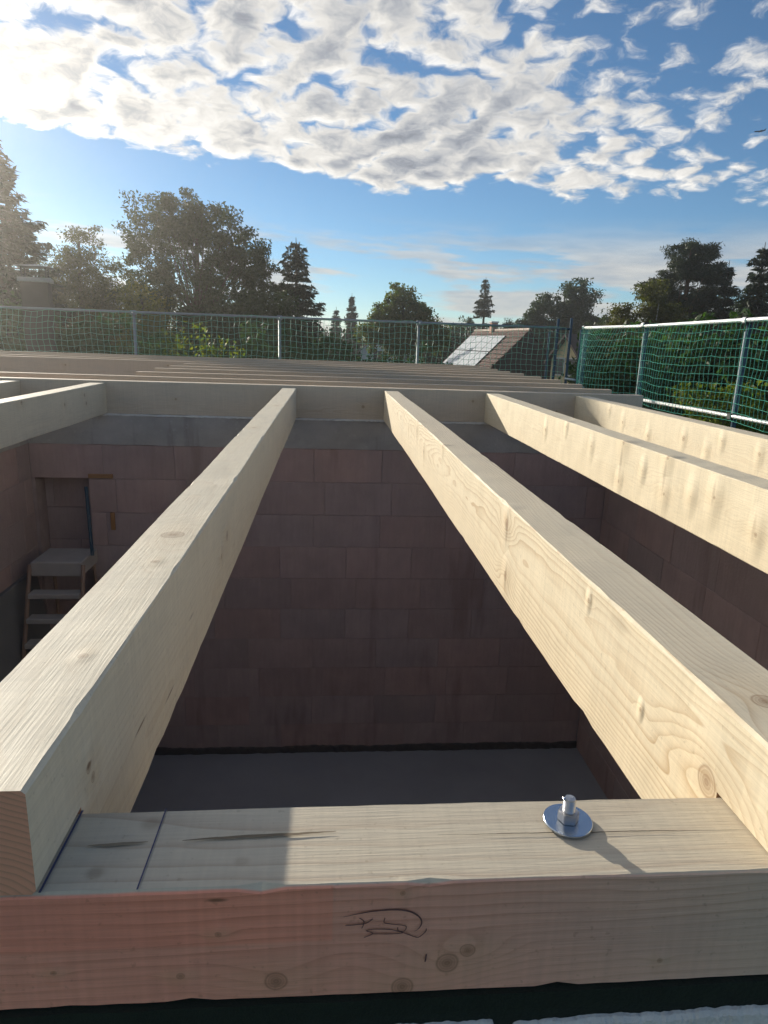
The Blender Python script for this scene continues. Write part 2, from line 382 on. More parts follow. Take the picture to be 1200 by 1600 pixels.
_bm = {}
def block_mesh(l, h, dep):
    k = (round(l, 3), round(h, 3), round(dep, 3))
    if k not in _bm:
        me = MB().cbox((-l/2, 0, -h/2), (l/2, dep, h/2), .0025).mesh('block'); me.materials.append(M_BLOCK); _bm[k] = me
    return _bm[k]
def block_wall(label, length, thick, z_top, origin, rz, openings=(), bl=.50, ch=.25):
    """wall along local +x, its visible face at local y = 0, facing local -y; courses of blocks below a concrete ring beam"""
    w = empty('block_wall', origin, rz); tag(w, label, 'wall')
    zr = z_top - .2086
    core = MB()
    xs = [0.0] + [v for o in openings for v in o[:2]] + [length]
    for i in range(0, len(xs), 2): core.box((xs[i], .0045, ZF-.05), (xs[i+1], thick, zr))
    for (a, b_, zt) in openings: core.box((a, .17, ZF-.05), (b_, thick, zr)); core.box((a, .0045, zt), (b_, .17, zr))
    core.build('mortar_core', M_MORTAR, w)
    # ring beam: slightly uneven cast concrete
    n = int(length/.12)+1; vs = []; fs = []
    for i in range(n+1):
        x = length*i/n; a = -.004 + rng.uniform(-.002, .002); c = rng.uniform(-.003, .003)
        vs += [(x, a, zr+c), (x, a+rng.uniform(-.001, .001), z_top-.001), (x, thick, z_top-.001), (x, thick, zr)]
    for i in range(n):
        for k in range(4): fs.append((4*i+k, 4*i+4+k, 4*i+4+(k+1) % 4, 4*i+(k+1) % 4))
    fs += [(0, 1, 2, 3), (4*n+3, 4*n+2, 4*n+1, 4*n)]
    link('ring_beam', mesh_py('ring_beam', vs, fs), M_CONC, w)
    row = 0; z = zr
    while z > ZF + .03:
        h = min(ch, z - ZF - .004)
        x = -(.25 if row % 2 else 0) - (.17 if row % 3 == 1 else 0)
        while x < length:
            segs = [(max(x, 0), min(x+bl, length), 0.0)]
            for (a, b_, zt) in openings:
                if z - h/2 < zt:
                    ns = []
                    for (p, q, dpt) in segs:
                        if q <= a or p >= b_: ns.append((p, q, dpt)); continue
                        if p < a: ns.append((p, a, dpt))
                        if q > b_: ns.append((b_, q, dpt))
                        ns.append((max(p, a), min(q, b_), .16))
                    segs = ns
            for (p, q, dpt) in segs:
                if q - p > .03:
                    link('block', block_mesh(q-p-.003, h-.003, .03), None, w, ((p+q)/2, dpt+rng.uniform(-.002, .002), z-h/2))
            x += bl
        z -= ch; row += 1
    return w
far_wall = block_wall('dark red-brown block wall across the far end of the room under the header beam', XI1-XI0, .24, -.2235, (XI0, L, 0), 0, [(.02, .39, -.652)])
block_wall('dark block wall along the left side of the room behind the step ladder', L-YB-.14, .24, -.2235, (XI0, YB+.14, 0), math.pi/2)
block_wall('dark block wall along the right side of the room under the sunlit joists', L-YB-.14, .34, -.2235, (XI1, L, 0), -math.pi/2)
MB().box((-3.9, .004, ZF-.05), (-.001, .238, -.226)).build('wall_return', M_MORTAR, far_wall)
# white mortar bed under the header and dark sealing strip at the foot of the far wall
def strip(name, mat, x0, x1, y0, y1, zlo, zhi, amp, step, parent=None, seed=1, jy=0.0, jlo=0.0):
    r = random.Random(seed); n = int((x1-x0)/step); vs = []; fs = []; e = 0
    for i in range(n+1):
        x = x0 + (x1-x0)*i/n; e = e*.7 + r.uniform(-1, 1)*amp; dy = r.uniform(-1, 1)*jy
        vs += [(x, y0+dy, zlo+r.uniform(-1, 1)*jlo), (x, y0+dy, zhi+e), (x, y1, zhi+e*.4), (x, y1, zlo)]
    for i in range(n):
        for k in range(4): fs.append((4*i+k, 4*i+4+k, 4*i+4+(k+1) % 4, 4*i+(k+1) % 4))
    fs += [(0, 1, 2, 3), (4*n+3, 4*n+2, 4*n+1, 4*n)]
    return link(name, mesh_py(name, vs, fs), mat, parent)
strip('mortar_bed', M_WHITE, .0, XI1-XI0+.3, -.012, .2, -.2250, -.2125, .0016, .018, far_wall, 3, .004, .002)
strip('sealing_strip', M_BITUM, .4, XI1-XI0, -.022, .02, ZF+.001, ZF+.05, .008, .03, far_wall, 4, .006)

# near wall that carries the wall plate: sealing sheet under the timber, then a rough white coat
nw = empty('near_wall', (0, 0, 0)); tag(nw, 'near wall under the foreground timber with dark sheet and rough white coat', 'wall')
MB().box((-2.4, YN+.012, ZG), (2.47, .705, -.2335)).build('masonry', M_CONC, nw)
strip('sealing_sheet', M_MEMB, -2.4, 2.46, YN-.004, .69, -.2330, -.2142, .0003, .02, nw, 5, .0008)
MB().box((-2.4, YN+.0015, ZG), (2.46, YN+.0115, -.2340)).build('sheet_apron', M_MEMB, nw)
def coat():
    r = random.Random(11); vs = []; fs = []; n = 900; e = 0; x0, x1 = -1.2, 1.4
    for i in range(n+1):
        x = x0+(x1-x0)*i/n; e = e*.86 + r.uniform(-1, 1)*.0011
        zt = -.2475 + e - .0025*math.sin(x*9+1)
        g = abs(x-.165)
        if g < .010: zt -= .020*(1-g/.010)**.6
        if x > .175: zt -= .004
        f = YN - .0045 + r.uniform(-1, 1)*.0006
        vs += [(x, f-.001, ZG), (x, f-.001, -.32), (x, f, zt-.004), (x, f+.003, zt), (x, YN+.001, zt+.001)]
    for i in range(n):
        for k in range(4): fs.append((5*i+k, 5*i+5+k, 5*i+6+k, 5*i+1+k))
    link('white_coat', mesh_py('white_coat', vs, fs), M_WHITE, nw)
coat()

# ------------------------------------------------------------------ timbers
def beam_mesh(name, length, w, z0, z1, seed, cham=.0022, seg=.04, jit=.0009, notch=None, bow=1.0, chip=.07):
    """sawn timber, local x = length, y = width (centred), z0..z1; notch = (x, z): underside cut up to z for local x below it"""
    r = random.Random(seed); n = max(4, int(length/seg)); st = [length*i/n for i in range(n+1)]
    if notch: st = sorted([s for s in st if abs(s-notch[0]) > .005] + [notch[0]-.0004, notch[0]+.0004])
    vs = []; fs = []
    ph = [r.uniform(0, 6) for _ in range(6)]
    for x in st:
        zb = notch[1] if (notch and x < notch[0]) else z0
        c = [cham*(1+.5*math.sin(x*7+ph[k])) + r.uniform(0, jit) + (r.uniform(.001, .0045) if r.random() < chip else 0) for k in range(4)]
        by = bow*.0012*math.sin(x*2.1+ph[4]); bz = bow*.0010*math.sin(x*1.7+ph[5])
        a, b_ = -w/2+by, w/2+by; t0, t1 = zb, z1+bz
        vs += [(x, a+c[0], t0), (x, b_-c[1], t0), (x, b_, t0+c[1]), (x, b_, t1-c[2]), (x, b_-c[2], t1), (x, a+c[3], t1), (x, a, t1-c[3]), (x, a, t0+c[0])]
    m = len(st)
    for i in range(m-1):
        for k in range(8): fs.append((8*i+k, 8*i+(k+1) % 8, 8*i+8+(k+1) % 8, 8*i+8+k))
    fs += [tuple(range(8))[::-1], tuple(8*(m-1)+k for k in range(8))]
    return mesh_py(name, vs, fs)

def joist(label, xl, seed, knots, notch=True, y1=L-.0015, y0=YN, **kw):
    mat = wood('spruce_%d' % seed, seed, knots=knots, **kw)
    me = beam_mesh('roof_joist', y1-y0, W, -H, 0, seed, notch=(YB-YN+.001, ZB+.0006) if notch else None)
    o = link('roof_joist', me, mat, None, (xl+W/2, y0, 0), (0, 0, math.pi/2))
    return tag(o, label, 'joist', 'joists spanning the open room')
LF, RF = W/2, -W/2                 # local y of the left and the right face
J1 = joist('left foreground joist, pale top and shaded right side, end grain at the left edge', -.2279-W, 1,
      [(1.036, RF, -.099, .012), (.947, RF, -.121, .007), (.127, RF, -.069, .006), (.135, RF, -.085, .005), (.704, -.006, 0, .020), (.554, -.012, 0, .007), (.229, -.014, 0, .006), (2.2, .01, 0, .010), (3.1, -.01, 0, .012)],
      line=.30, light=(.71, .63, .48), grey=.30, undul=1.0, end=(.86, .36, .21), streaks=[(.128, RF, -.066, .010, .004), (.30, RF, -.13, .035, .003), (.62, RF, -.12, .03, .0025), (.75, RF, -.07, .05, .002), (.45, RF, -.17, .04, .003)])  # end colour includes red light bounced onto the end grain
J2 = joist('big sunlit joist at the right with a reddish knot just above the foreground timber', .3997, 2,
      [(.120, LF, -.093, .017), (.956, LF, -.044, .012, .05), (.933, LF, -.157, .011, .045), (2.563, LF, -.042, .010, .05), (2.308, LF, -.097, .010, .05), (2.9, LF, -.08, .007, .045), (1.845, LF, -.004, .010), (.12, .0, 0, .014), (.273, LF, -.10, .003), (.47, LF, -.03, .004)],
      pith=(-.055, -.075), tilt=.012, ring=.0054, line=.92, light=(.73, .63, .46), grey=.15,
      streaks=[(.95, LF, -.05, .014, .055, .42), (.93, LF, -.16, .012, .045, .35), (2.31, LF, -.10, .02, .05, .30), (2.56, LF, -.05, .02, .05, .25), (.36, LF, -.02, .05, .012, .20)])
J3 = joist('third joist with a row of bumpy knots on its sunlit left side', 1.1404, 3,
      [(1.686, LF, -.129, .006, .055), (1.393, LF, -.074, .006, .06), (1.178, LF, -.124, .007, .05), (2.045, LF, -.007, .009, .07), (2.049, LF, -.160, .007, .05), (1.693, LF, -.005, .008, .06), (3.006, LF, -.083, .009, .045), (2.695, LF, -.027, .007, .04), (2.363, LF, -.069, .005, .05), (1.52, LF, -.10, .002, .05), (1.86, LF, -.08, .003, .04), (.95, LF, -.08, .006, .06)],
      pith=(.01, -.10), line=.32, light=(.74, .64, .46), grey=.10, undul=1.8,
      streaks=[(2.05, LF, -.09, .016, .09, .30), (1.70, LF, -.07, .014, .08, .28), (1.40, LF, -.06, .010, .05, .25), (1.19, LF, -.11, .012, .05, .25)])
J4 = joist('rightmost joist, knotty sunlit side, nearest the green safety net', 1.814, 4,
      [(2.842, LF, -.089, .014, .05), (3.233, LF, -.130, .010, .05), (3.582, LF, -.095, .009, .05), (2.219, LF, -.068, .009, .045), (2.502, LF, -.055, .005, .04), (1.9, LF, -.12, .008), (3.8, LF, -.04, .006, .04), (2.62, LF, -.12, .004, .05)],
      pith=(.01, -.11), line=.30, light=(.74, .64, .46), grey=.10, undul=1.4)
J0 = joist('joist left of the step ladder, grey-lit side with small dark knots', -1.5429-W, 5,
      [(3.098, RF, -.017, .012), (3.664, RF, -.079, .011), (4.003, RF, -.050, .012), (4.026, RF, -.104, .011), (2.6, RF, -.06, .01)], line=.25, light=(.70, .60, .44))
JM = joist('leftmost joist of which only a short pale piece shows at the left edge', -2.1155-W, 6, [(3.9, RF, -.08, .01)], line=.25, light=(.70, .60, .44))

# header beam the joists butt against
hb = link('header_beam', beam_mesh('header_beam', 8.0, .10, -.2118, .0148, 21), wood('spruce_header', 8,
      knots=[(5.35, -.05, -.06, .013), (5.92, -.05, -.12, .012), (6.72, -.05, -.06, .009), (7.35, -.05, -.12, .010), (4.6, -.05, -.10, .008), (7.02, -.05, -.17, .008)],
      line=.50, light=(.60, .50, .38), grey=.35, undul=.6, topgrey=.1), None, (2.33-8.0, L+.05, 0))
tag(hb, 'long header beam across the far end of the room that the joists butt against', 'beam')

# wall plate in the foreground
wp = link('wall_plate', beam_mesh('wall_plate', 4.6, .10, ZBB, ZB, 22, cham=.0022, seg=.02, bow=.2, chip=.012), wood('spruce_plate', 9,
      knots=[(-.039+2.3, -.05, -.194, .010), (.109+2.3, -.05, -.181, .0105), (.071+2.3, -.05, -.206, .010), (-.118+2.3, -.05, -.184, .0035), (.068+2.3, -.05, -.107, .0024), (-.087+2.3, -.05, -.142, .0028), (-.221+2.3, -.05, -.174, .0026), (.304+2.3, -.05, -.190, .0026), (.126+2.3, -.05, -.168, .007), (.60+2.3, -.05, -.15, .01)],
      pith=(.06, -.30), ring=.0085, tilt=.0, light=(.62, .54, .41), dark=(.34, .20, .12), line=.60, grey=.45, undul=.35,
      red_bounce=((1.42, .70, .62), .26+2.3, .42, -.0486), seam=(.009+2.3, -.154), topgrey=.30,
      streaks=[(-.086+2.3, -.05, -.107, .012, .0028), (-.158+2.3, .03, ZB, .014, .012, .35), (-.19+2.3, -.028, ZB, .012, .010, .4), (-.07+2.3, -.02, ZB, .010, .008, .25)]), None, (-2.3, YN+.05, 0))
tag(wp, 'foreground timber lying on the near wall with pencil scribble and bolt', 'beam')
WPX, WPY = 2.3, -(YN+.05)          # world -> wall plate local offsets
def ribbon(name, mat, pts, hw, axis, lift, parent, taper=False):
    """thin flat mark on a timber; pts in the local plane, axis 'top' (x, y) or 'front' (x, z)"""
    vs = []; fs = []; n = len(pts)
    for i, (a, b_) in enumerate(pts):
        p0 = pts[max(i-1, 0)]; p1 = pts[min(i+1, n-1)]
        tx, ty = p1[0]-p0[0], p1[1]-p0[1]; l = math.hypot(tx, ty) or 1
        w_ = hw*((.15+.85*math.sin(math.pi*(i+.2)/(n-.6))) if taper else 1)
        ox, oy = -ty/l*w_, tx/l*w_
        for sx in (1, -1):
            vs.append((a+ox*sx, b_+oy*sx, lift) if axis == 'top' else (a+ox*sx, lift, b_+oy*sx))
    for i in range(n-1): fs.append((2*i, 2*i+1, 2*i+3, 2*i+2))
    return link(name, mesh_py(name, vs, fs), mat, parent)
def dense(pts, k=6):
    """Catmull-Rom through the points"""
    P = [pts[0]] + list(pts) + [pts[-1]]; out = []
    for i in range(1, len(P)-2):
        for j in range(k):
            t = j/k; q = []
            for d_ in (0, 1):
                a, b_, c, e = P[i-1][d_], P[i][d_], P[i+1][d_], P[i+2][d_]
                q.append(.5*(2*b_+(c-a)*t+(2*a-5*b_+4*c-e)*t*t+(3*b_-a-3*c+e)*t**3))
            out.append(tuple(q))
    return out + [pts[-1]]
TOPZ = ZB + .0013
ribbon('pencil_line', M_PENCIL, [(-.2262+WPX+.0012*0, .5675+WPY), (-.2262+WPX, .4695+WPY)], .0010, 'top', TOPZ, wp)
ribbon('pencil_line', M_PENCIL, [(-.149+WPX, .5675+WPY), (-.1493+WPX, .52+WPY), (-.150+WPX, .4695+WPY)], .00065, 'top', TOPZ, wp)
def wob(x0, x1, y0, y1, n, amp, seed):
    r = random.Random(seed); e = 0; out = []
    for i in range(n+1):
        e = e*.8 + r.uniform(-1, 1)*amp; out.append((x0+(x1-x0)*i/n+WPX, y0+(y1-y0)*i/n+e+WPY))
    return out
ribbon('crack', M_CRACK, wob(.105, .400, .5225, .5175, 50, .00035, 3), .00055, 'top', TOPZ, wp, True)
ribbon('resin_streak', simple('resin', (.16, .12, .075), .6), wob(-.125, .012, .524, .5305, 24, .0003, 5), .0020, 'top', TOPZ, wp, True)
ribbon('resin_streak', simple('resin_pale', (.24, .19, .13), .6), wob(-.206, -.155, .5205, .5235, 12, .0003, 6), .0018, 'top', TOPZ, wp, True)
FRY = -.05 - .0013
scr = [[(.0177,-.1276),(.029,-.125),(.0441,-.1226),(.0618,-.1219),(.0734,-.124),(.0813,-.129),(.0848,-.1353),(.0831,-.1415),(.0788,-.1452)],
 [(.0198,-.1361),(.0292,-.1358),(.0374,-.1346),(.043,-.1303)], [(.0316,-.129),(.0355,-.133),(.0338,-.1399)],
 [(.0532,-.13),(.0527,-.1346),(.0585,-.1364),(.0708,-.1389),(.0703,-.144),(.0652,-.1437),(.0644,-.1401)],
 [(.0359,-.1493),(.0435,-.1453),(.0377,-.1424),(.0433,-.1411),(.0561,-.1417),(.0639,-.1437),(.0704,-.1463),(.0797,-.1507),(.0835,-.1509),(.0885,-.1457),(.089,-.1425)],
 [(.0422,-.1457),(.0589,-.1466),(.0691,-.146)]]
for i, s in enumerate(scr):
    ribbon('pencil_scribble', M_GRAPH, dense([(a+WPX, b_) for a, b_ in s]), .00075 if i == 0 else .0004, 'front', FRY-.00005*i, wp, i == 0)
ribbon('pencil_tick', M_GRAPH, [(.0905+WPX, -.170), (.0898+WPX, -.178)], .0006, 'front', FRY, wp)

# bolt: washer, hexagon nut, threaded rod with a burr
def anchor_bolt(x, y, z):
    e = empty('anchor_bolt', (x, y, z)); tag(e, 'galvanised bolt with round washer and nut through the foreground timber', 'bolt')
    prof = [(.0066, .0), (.0226, .0), (.0230, .0005), (.0230, .0021), (.0225, .0026), (.0066, .0026)]
    def lathe(prof, n, name, mat, smooth=False):
        vs = []; fs = []
        for (r_, h_) in prof:
            for k in range(n): vs.append((r_*math.cos(2*math.pi*k/n), r_*math.sin(2*math.pi*k/n), h_))
        m = len(prof)
        for i in range(m-1):
            for k in range(n): fs.append((i*n+k, i*n+(k+1) % n, (i+1)*n+(k+1) % n, (i+1)*n+k))
        return link(name, mesh_py(name, vs, fs), mat, e, smooth=smooth)
    lathe(prof, 64, 'washer', M_ZINC)
    bm = bmesh.new()
    bmesh.ops.create_cone(bm, cap_ends=True, segments=6, radius1=.0102, radius2=.0102, depth=.0098)
    bmesh.ops.rotate(bm, verts=bm.verts, cent=(0, 0, 0), matrix=Matrix.Rotation(.35, 3, 'Z'))
    bmesh.ops.bevel(bm, geom=bm.edges[:], offset=.0007, segments=2, affect='EDGES')
    me = bpy.data.meshes.new('nut'); bm.to_mesh(me); bm.free()
    link('nut', me, M_STEEL, e, (0, 0, .0075))
    prof = []; h = .0
    while h < .0255: prof += [(.0058, h), (.0052, h+.00085)]; h += .0017
    prof += [(.0050, h+.0005), (.0001, h+.0008)]
    lathe(prof, 28, 'threaded_rod', M_STEEL)
    MB().cbox((-.0075, -.002, .0245), (-.0045, .001, .0268), .0005).build('burr', M_ZINC, e)
    return e
anchor_bolt(.232, .5345, ZB+.0016)

# ------------------------------------------------------------------ joists of the far room (across the view)
FARW = [wood('spruce_far_%d' % k, 30+k, knots=[(1.2+k*.7, -.04, -.09, .012), (3.3+k*.3, -.04, -.06, .014), (5.0-.4*k, -.04, -.12, .012)], line=.4, light=(.56, .45, .33), grey=.35, undul=.5, topgrey=.1) for k in range(3)]
far_lab = ['nearest of the far joists, just behind the header beam', 'second far joist, the frontmost with a free left end', 'third far joist behind the header, free left end',
  'fourth far joist behind the header, free left end', 'fifth far joist, the last with a free left end', 'sixth far joist, its broad shaded side open at the left',
  'seventh far joist, third from the far guard rail', 'eighth far joist, second from the far guard rail', 'last far joist, nearest the far guard rail']
for i, (y, xl) in enumerate(zip((5.80, 6.50, 7.16, 7.86, 8.56, 9.24, 9.90, 10.58, 11.26), (-6, -1.77, -1.765, -1.77, -1.76, -6, -6, -6, -6))):
    xr = 2.47 + rng.uniform(-.015, .015)
    me = beam_mesh('far_joist', xr-xl, .08, -H, 0, 60+i, seg=.12)
    tag(link('far_joist', me, FARW[i % 3], None, (xl, y+.04, rng.uniform(-.004, .004))), far_lab[i], 'joist', 'joists of the far room')
# the masonry that carries them
for (a, b_, lab) in (((2.125, L+.25, ZG), (2.465, 11.7, -.2135), 'plain block wall carrying the right ends of the far joists'),
               ((-1.95, L+.25, ZG), (-1.66, 9.2, -.2135), 'inner wall carrying the free left ends of the far joists'),
               ((-6.0, 11.36, ZG), (2.12, 11.7, -.2135), 'outer wall at the far edge of the building below the last joist')):
    w = empty('room_wall'); tag(w, lab, 'wall')
    MB().box(a, (b_[0], b_[1], b_[2]-.2)).build('masonry', M_MORTAR, w)
    MB().box((a[0]-.002, a[1]-.002, b_[2]-.199), (b_[0]+.002, b_[1]+.002, b_[2])).build('ring_beam', M_CONC, w)

# ------------------------------------------------------------------ things in the room
def step_ladder():
    e = empty('step_ladder', (-1.80, 4.42, ZF)); tag(e, 'wooden step ladder with grey platform standing at the far left corner', 'ladder')
    mw = simple('ladder_wood', (.30, .20, .15), .7, var=.25, scale=9, bump=.2); ma = simple('ladder_tread', (.40, .37, .34), .6, var=.2, scale=8)
    hp = 1.77
    MB().cbox((-.165, .02, hp-.10), (.165, .34, hp), .006).build('platform', ma, e)
    for s in (-1, 1):
        MB().tube([(s*.21, -.55, .0), (s*.172, .03, hp-.02)], .014, 8).build('stile', mw, e)
        MB().tube([(s*.16, .45, .0), (s*.14, .32, hp-.08)], .013, 8).build('rear_leg', mw, e)
    for k in range(1, 11):
        z = (hp-.06)*k/11; f = k/11; y = -.55+.58*f; hw = .205-.035*f
        MB().cbox((-hw+.01, y-.045, z-.012), (hw-.01, y+.05, z+.022), .004).build('tread', ma, e)
    MB().tube([(.185, .18, hp), (.17, .20, hp+.48)], .012, 8).build('hand_rail', M_BTUBE, e)
    return e
step_ladder()
bd = MB().cbox((-.02, 0, 0), (.02, 1.5, 1.62), .004).build('leaning_board', simple('grey_board', (.17, .17, .17), .85, var=.3, scale=3), None, (-1.86, 3.25, ZF+.008), (0, rad(-8), 0))
tag(bd, 'grey board leaning against the left wall beside the step ladder', 'board')
pk = MB().cbox((0, -.014, -.03), (.17, 0, .0), .002).build('lintel_plank', simple('orange_plank', (.34, .17, .07), .7), None, (-1.705, L-.001, -.645))
tag(pk, 'short orange-brown plank fixed to the far wall beside the opening', 'plank')
pk = MB().cbox((0, -.014, -.13), (.03, 0, .0), .002).build('timber_offcut', simple('orange_plank_b', (.34, .17, .07), .7), None, (-1.57, L-.001, -.93))
tag(pk, 'small upright orange-brown offcut fixed to the far wall', 'plank')

# ------------------------------------------------------------------ scaffold guard rails and nets
def coupler(parent, loc, rz=0, mat=None):
    c = MB().cbox((-.05, -.045, -.04), (.05, .045, .04), .012).build('coupler', mat or M_DARK, parent, loc, (0, 0, rz))
    MB().tube([(0, -.09, 0), (0, .0, 0)], .012, 6).build('coupler_bolt', M_WTUBE, c)
    return c
gr = empty('guard_rail', (-.9, 12.8, ZG)); tag(gr, 'grey scaffold guard rail along the far edge behind the far joists', 'guard rail')
o = -ZG
MB().tube([(-9, 0, .69+o), (-6.2, 0, .70+o), (-.1, .0, .695+o), (5.2, 0, .69+o)], .021, 10).build('top_rail', M_GALV, gr, smooth=True)
MB().tube([(-9, .0, -.38+o), (5.2, 0, -.38+o)], .021, 10).build('lower_rail', M_GALV, gr, smooth=True)
for x in (-7.72, -5.15, -2.58, .0, 2.55):
    MB().tube([(x, .06, 0), (x, .06, .72+o)], .025, 10).build('post', M_GALV, gr, smooth=True)
    coupler(gr, (x, .03, .69+o), 0, M_GALV)
sr = empty('guard_rail', (4.65, 7.52, ZG)); tag(sr, 'bright white-tubed scaffold guard rail on the right beside the joists', 'guard rail')
MB().tube([(0, 5.0, .70+o), (0, 2.5, .685+o), (0, 0, .705+o), (0, -4.2, .73+o)], .024, 12).build('top_rail', M_WTUBE, sr, smooth=True)
MB().tube([(0, 2.35, -.378+o), (0, -.15, -.365+o), (0, -4.2, -.37+o)], .022, 12).build('lower_rail', M_WTUBE, sr, smooth=True)
for y in (4.95, 2.53, .0, -2.57):
    MB().tube([(.05, y, 0), (.05, y, .70+o)], .028, 12).build('post', M_BTUBE, sr, smooth=True)
    MB().tube([(-.01, y-.035, -.4+o), (-.005, y-.03, .58+o)], .007, 6).build('tie_rod', M_WTUBE, sr)
    for z in (.70, -.372): coupler(sr, (.02, y, z+o), math.pi/2)
    MB().cbox((-.035, y-.045, .67+o), (.03, y+.045, .735+o), .014).build('clamp', M_WTUBE, sr)

af = empty('access_frame', (4.43, 12.95, ZG)); tag(af, 'pair of blue-grey scaffold tubes with cross bar at the far right corner', 'scaffold frame')
for x, z1 in ((-.12, .86), (.135, .88)):
    MB().tube([(x-.01, -.03, 0), (x, 0, z1+o)], .026, 10).build('standard', M_BTUBE, af, smooth=True)
MB().tube([(-.14, 0, .675+o), (.16, 0, .685+o)], .02, 8).build('cross_bar', M_BTUBE, af, smooth=True)
MB().tube([(-.25, .1, 0), (-.235, .1, .62+o)], .025, 8).build('standard', M_BTUBE, af, smooth=True)
MB().tube([(.35, -.1, 0), (.31, -.1, .675+o)], .03, 8).build('standard', M_BTUBE, af, smooth=True)
MB().tube([(.1, -.02, -.24+o), (.36, -.08, -.27+o)], .02, 8).build('cross_bar', M_WTUBE, af, smooth=True)

def net(label, P, nu, nv, r, mat, cuts):
    """knotted net; P(i, j) gives the knot positions, nu x nv meshes, twine radius r"""
    G = np.array([[P(i, j) for j in range(nv+1)] for i in range(nu+1)], float)
    segs = []
    segs.append((G[:-1].reshape(-1, 3), G[1:].reshape(-1, 3))); segs.append((G[:, :-1].reshape(-1, 3), G[:, 1:].reshape(-1, 3)))
    quads = []
    for a, b_ in segs:
        t = b_-a; t /= np.linalg.norm(t, axis=1, keepdims=True)+1e-9
        ref = np.where(np.abs(t[:, 2:3]) < .8, np.array([[0, 0, 1.]]), np.array([[1., 0, 0]]))
        u = np.cross(t, ref); u /= np.linalg.norm(u, axis=1, keepdims=True); v = np.cross(t, u)
        rr = [u*math.cos(k*2.0944)+v*math.sin(k*2.0944) for k in range(3)]
        for k in range(3):
            p, q = rr[k]*r, rr[(k+1) % 3]*r
            quads.append(np.stack([a+p, a+q, b_+q, b_+p], 1))
    Q = np.concatenate(quads); base = np.array(cuts)
    o_ = link('safety_net', mesh_quads('safety_net', Q-base), mat, None, cuts)
    return tag(o_, label, 'safety net', 'safety nets on the guard rails')
rn = np.random.RandomState(5)
jn = rn.normal(0, .007, (140, 14, 3))
def far_net(i, j):
    x = -9.6 + .1*i; s = (x+9.1) % 2.57/2.57; f = j/11
    droop = .035*math.sin(math.pi*s)**2*(1-f*.3) + .02*math.sin(i*.9)*(1-f)
    return (x+.02*math.sin(j*.8+i*.05)*f, 12.75-.10*math.sin(math.pi*s)*math.sin(math.pi*min(f*1.2, 1)), .70-.10*j-droop) + jn[i % 140, j]
net('pale green safety net hanging along the far guard rail', far_net, 140, 11, .0036, M_NETFAR, (-.9, 12.75, -.4))
def side_net(i, j):
    y = 12.45 - .085*i; f = j/11
    s = ((12.45-y)/2.47) % 1.0; k = int((12.45-y)/2.47)
    bul = [.32, .10, .10, .10][min(k, 3)]*math.sin(math.pi*s)*(.35+.65*math.sin(math.pi*min(f*.75, .5)))
    pinch = .13*f*math.exp(-((s-1)/.10)**2)*(1 if k == 0 else 0)
    droop = .030*math.sin(math.pi*s)**2 + .009*math.sin(i*.7)*(1-f)
    return (4.60-bul+pinch, y+.01*math.sin(j+i*.3), .70-.101*j-droop) + jn[(i*3) % 140, j]*.45
net('bright green safety net hanging on the right-hand guard rail', side_net, 100, 11, .0028, M_NET, (4.6, 8, -.4))

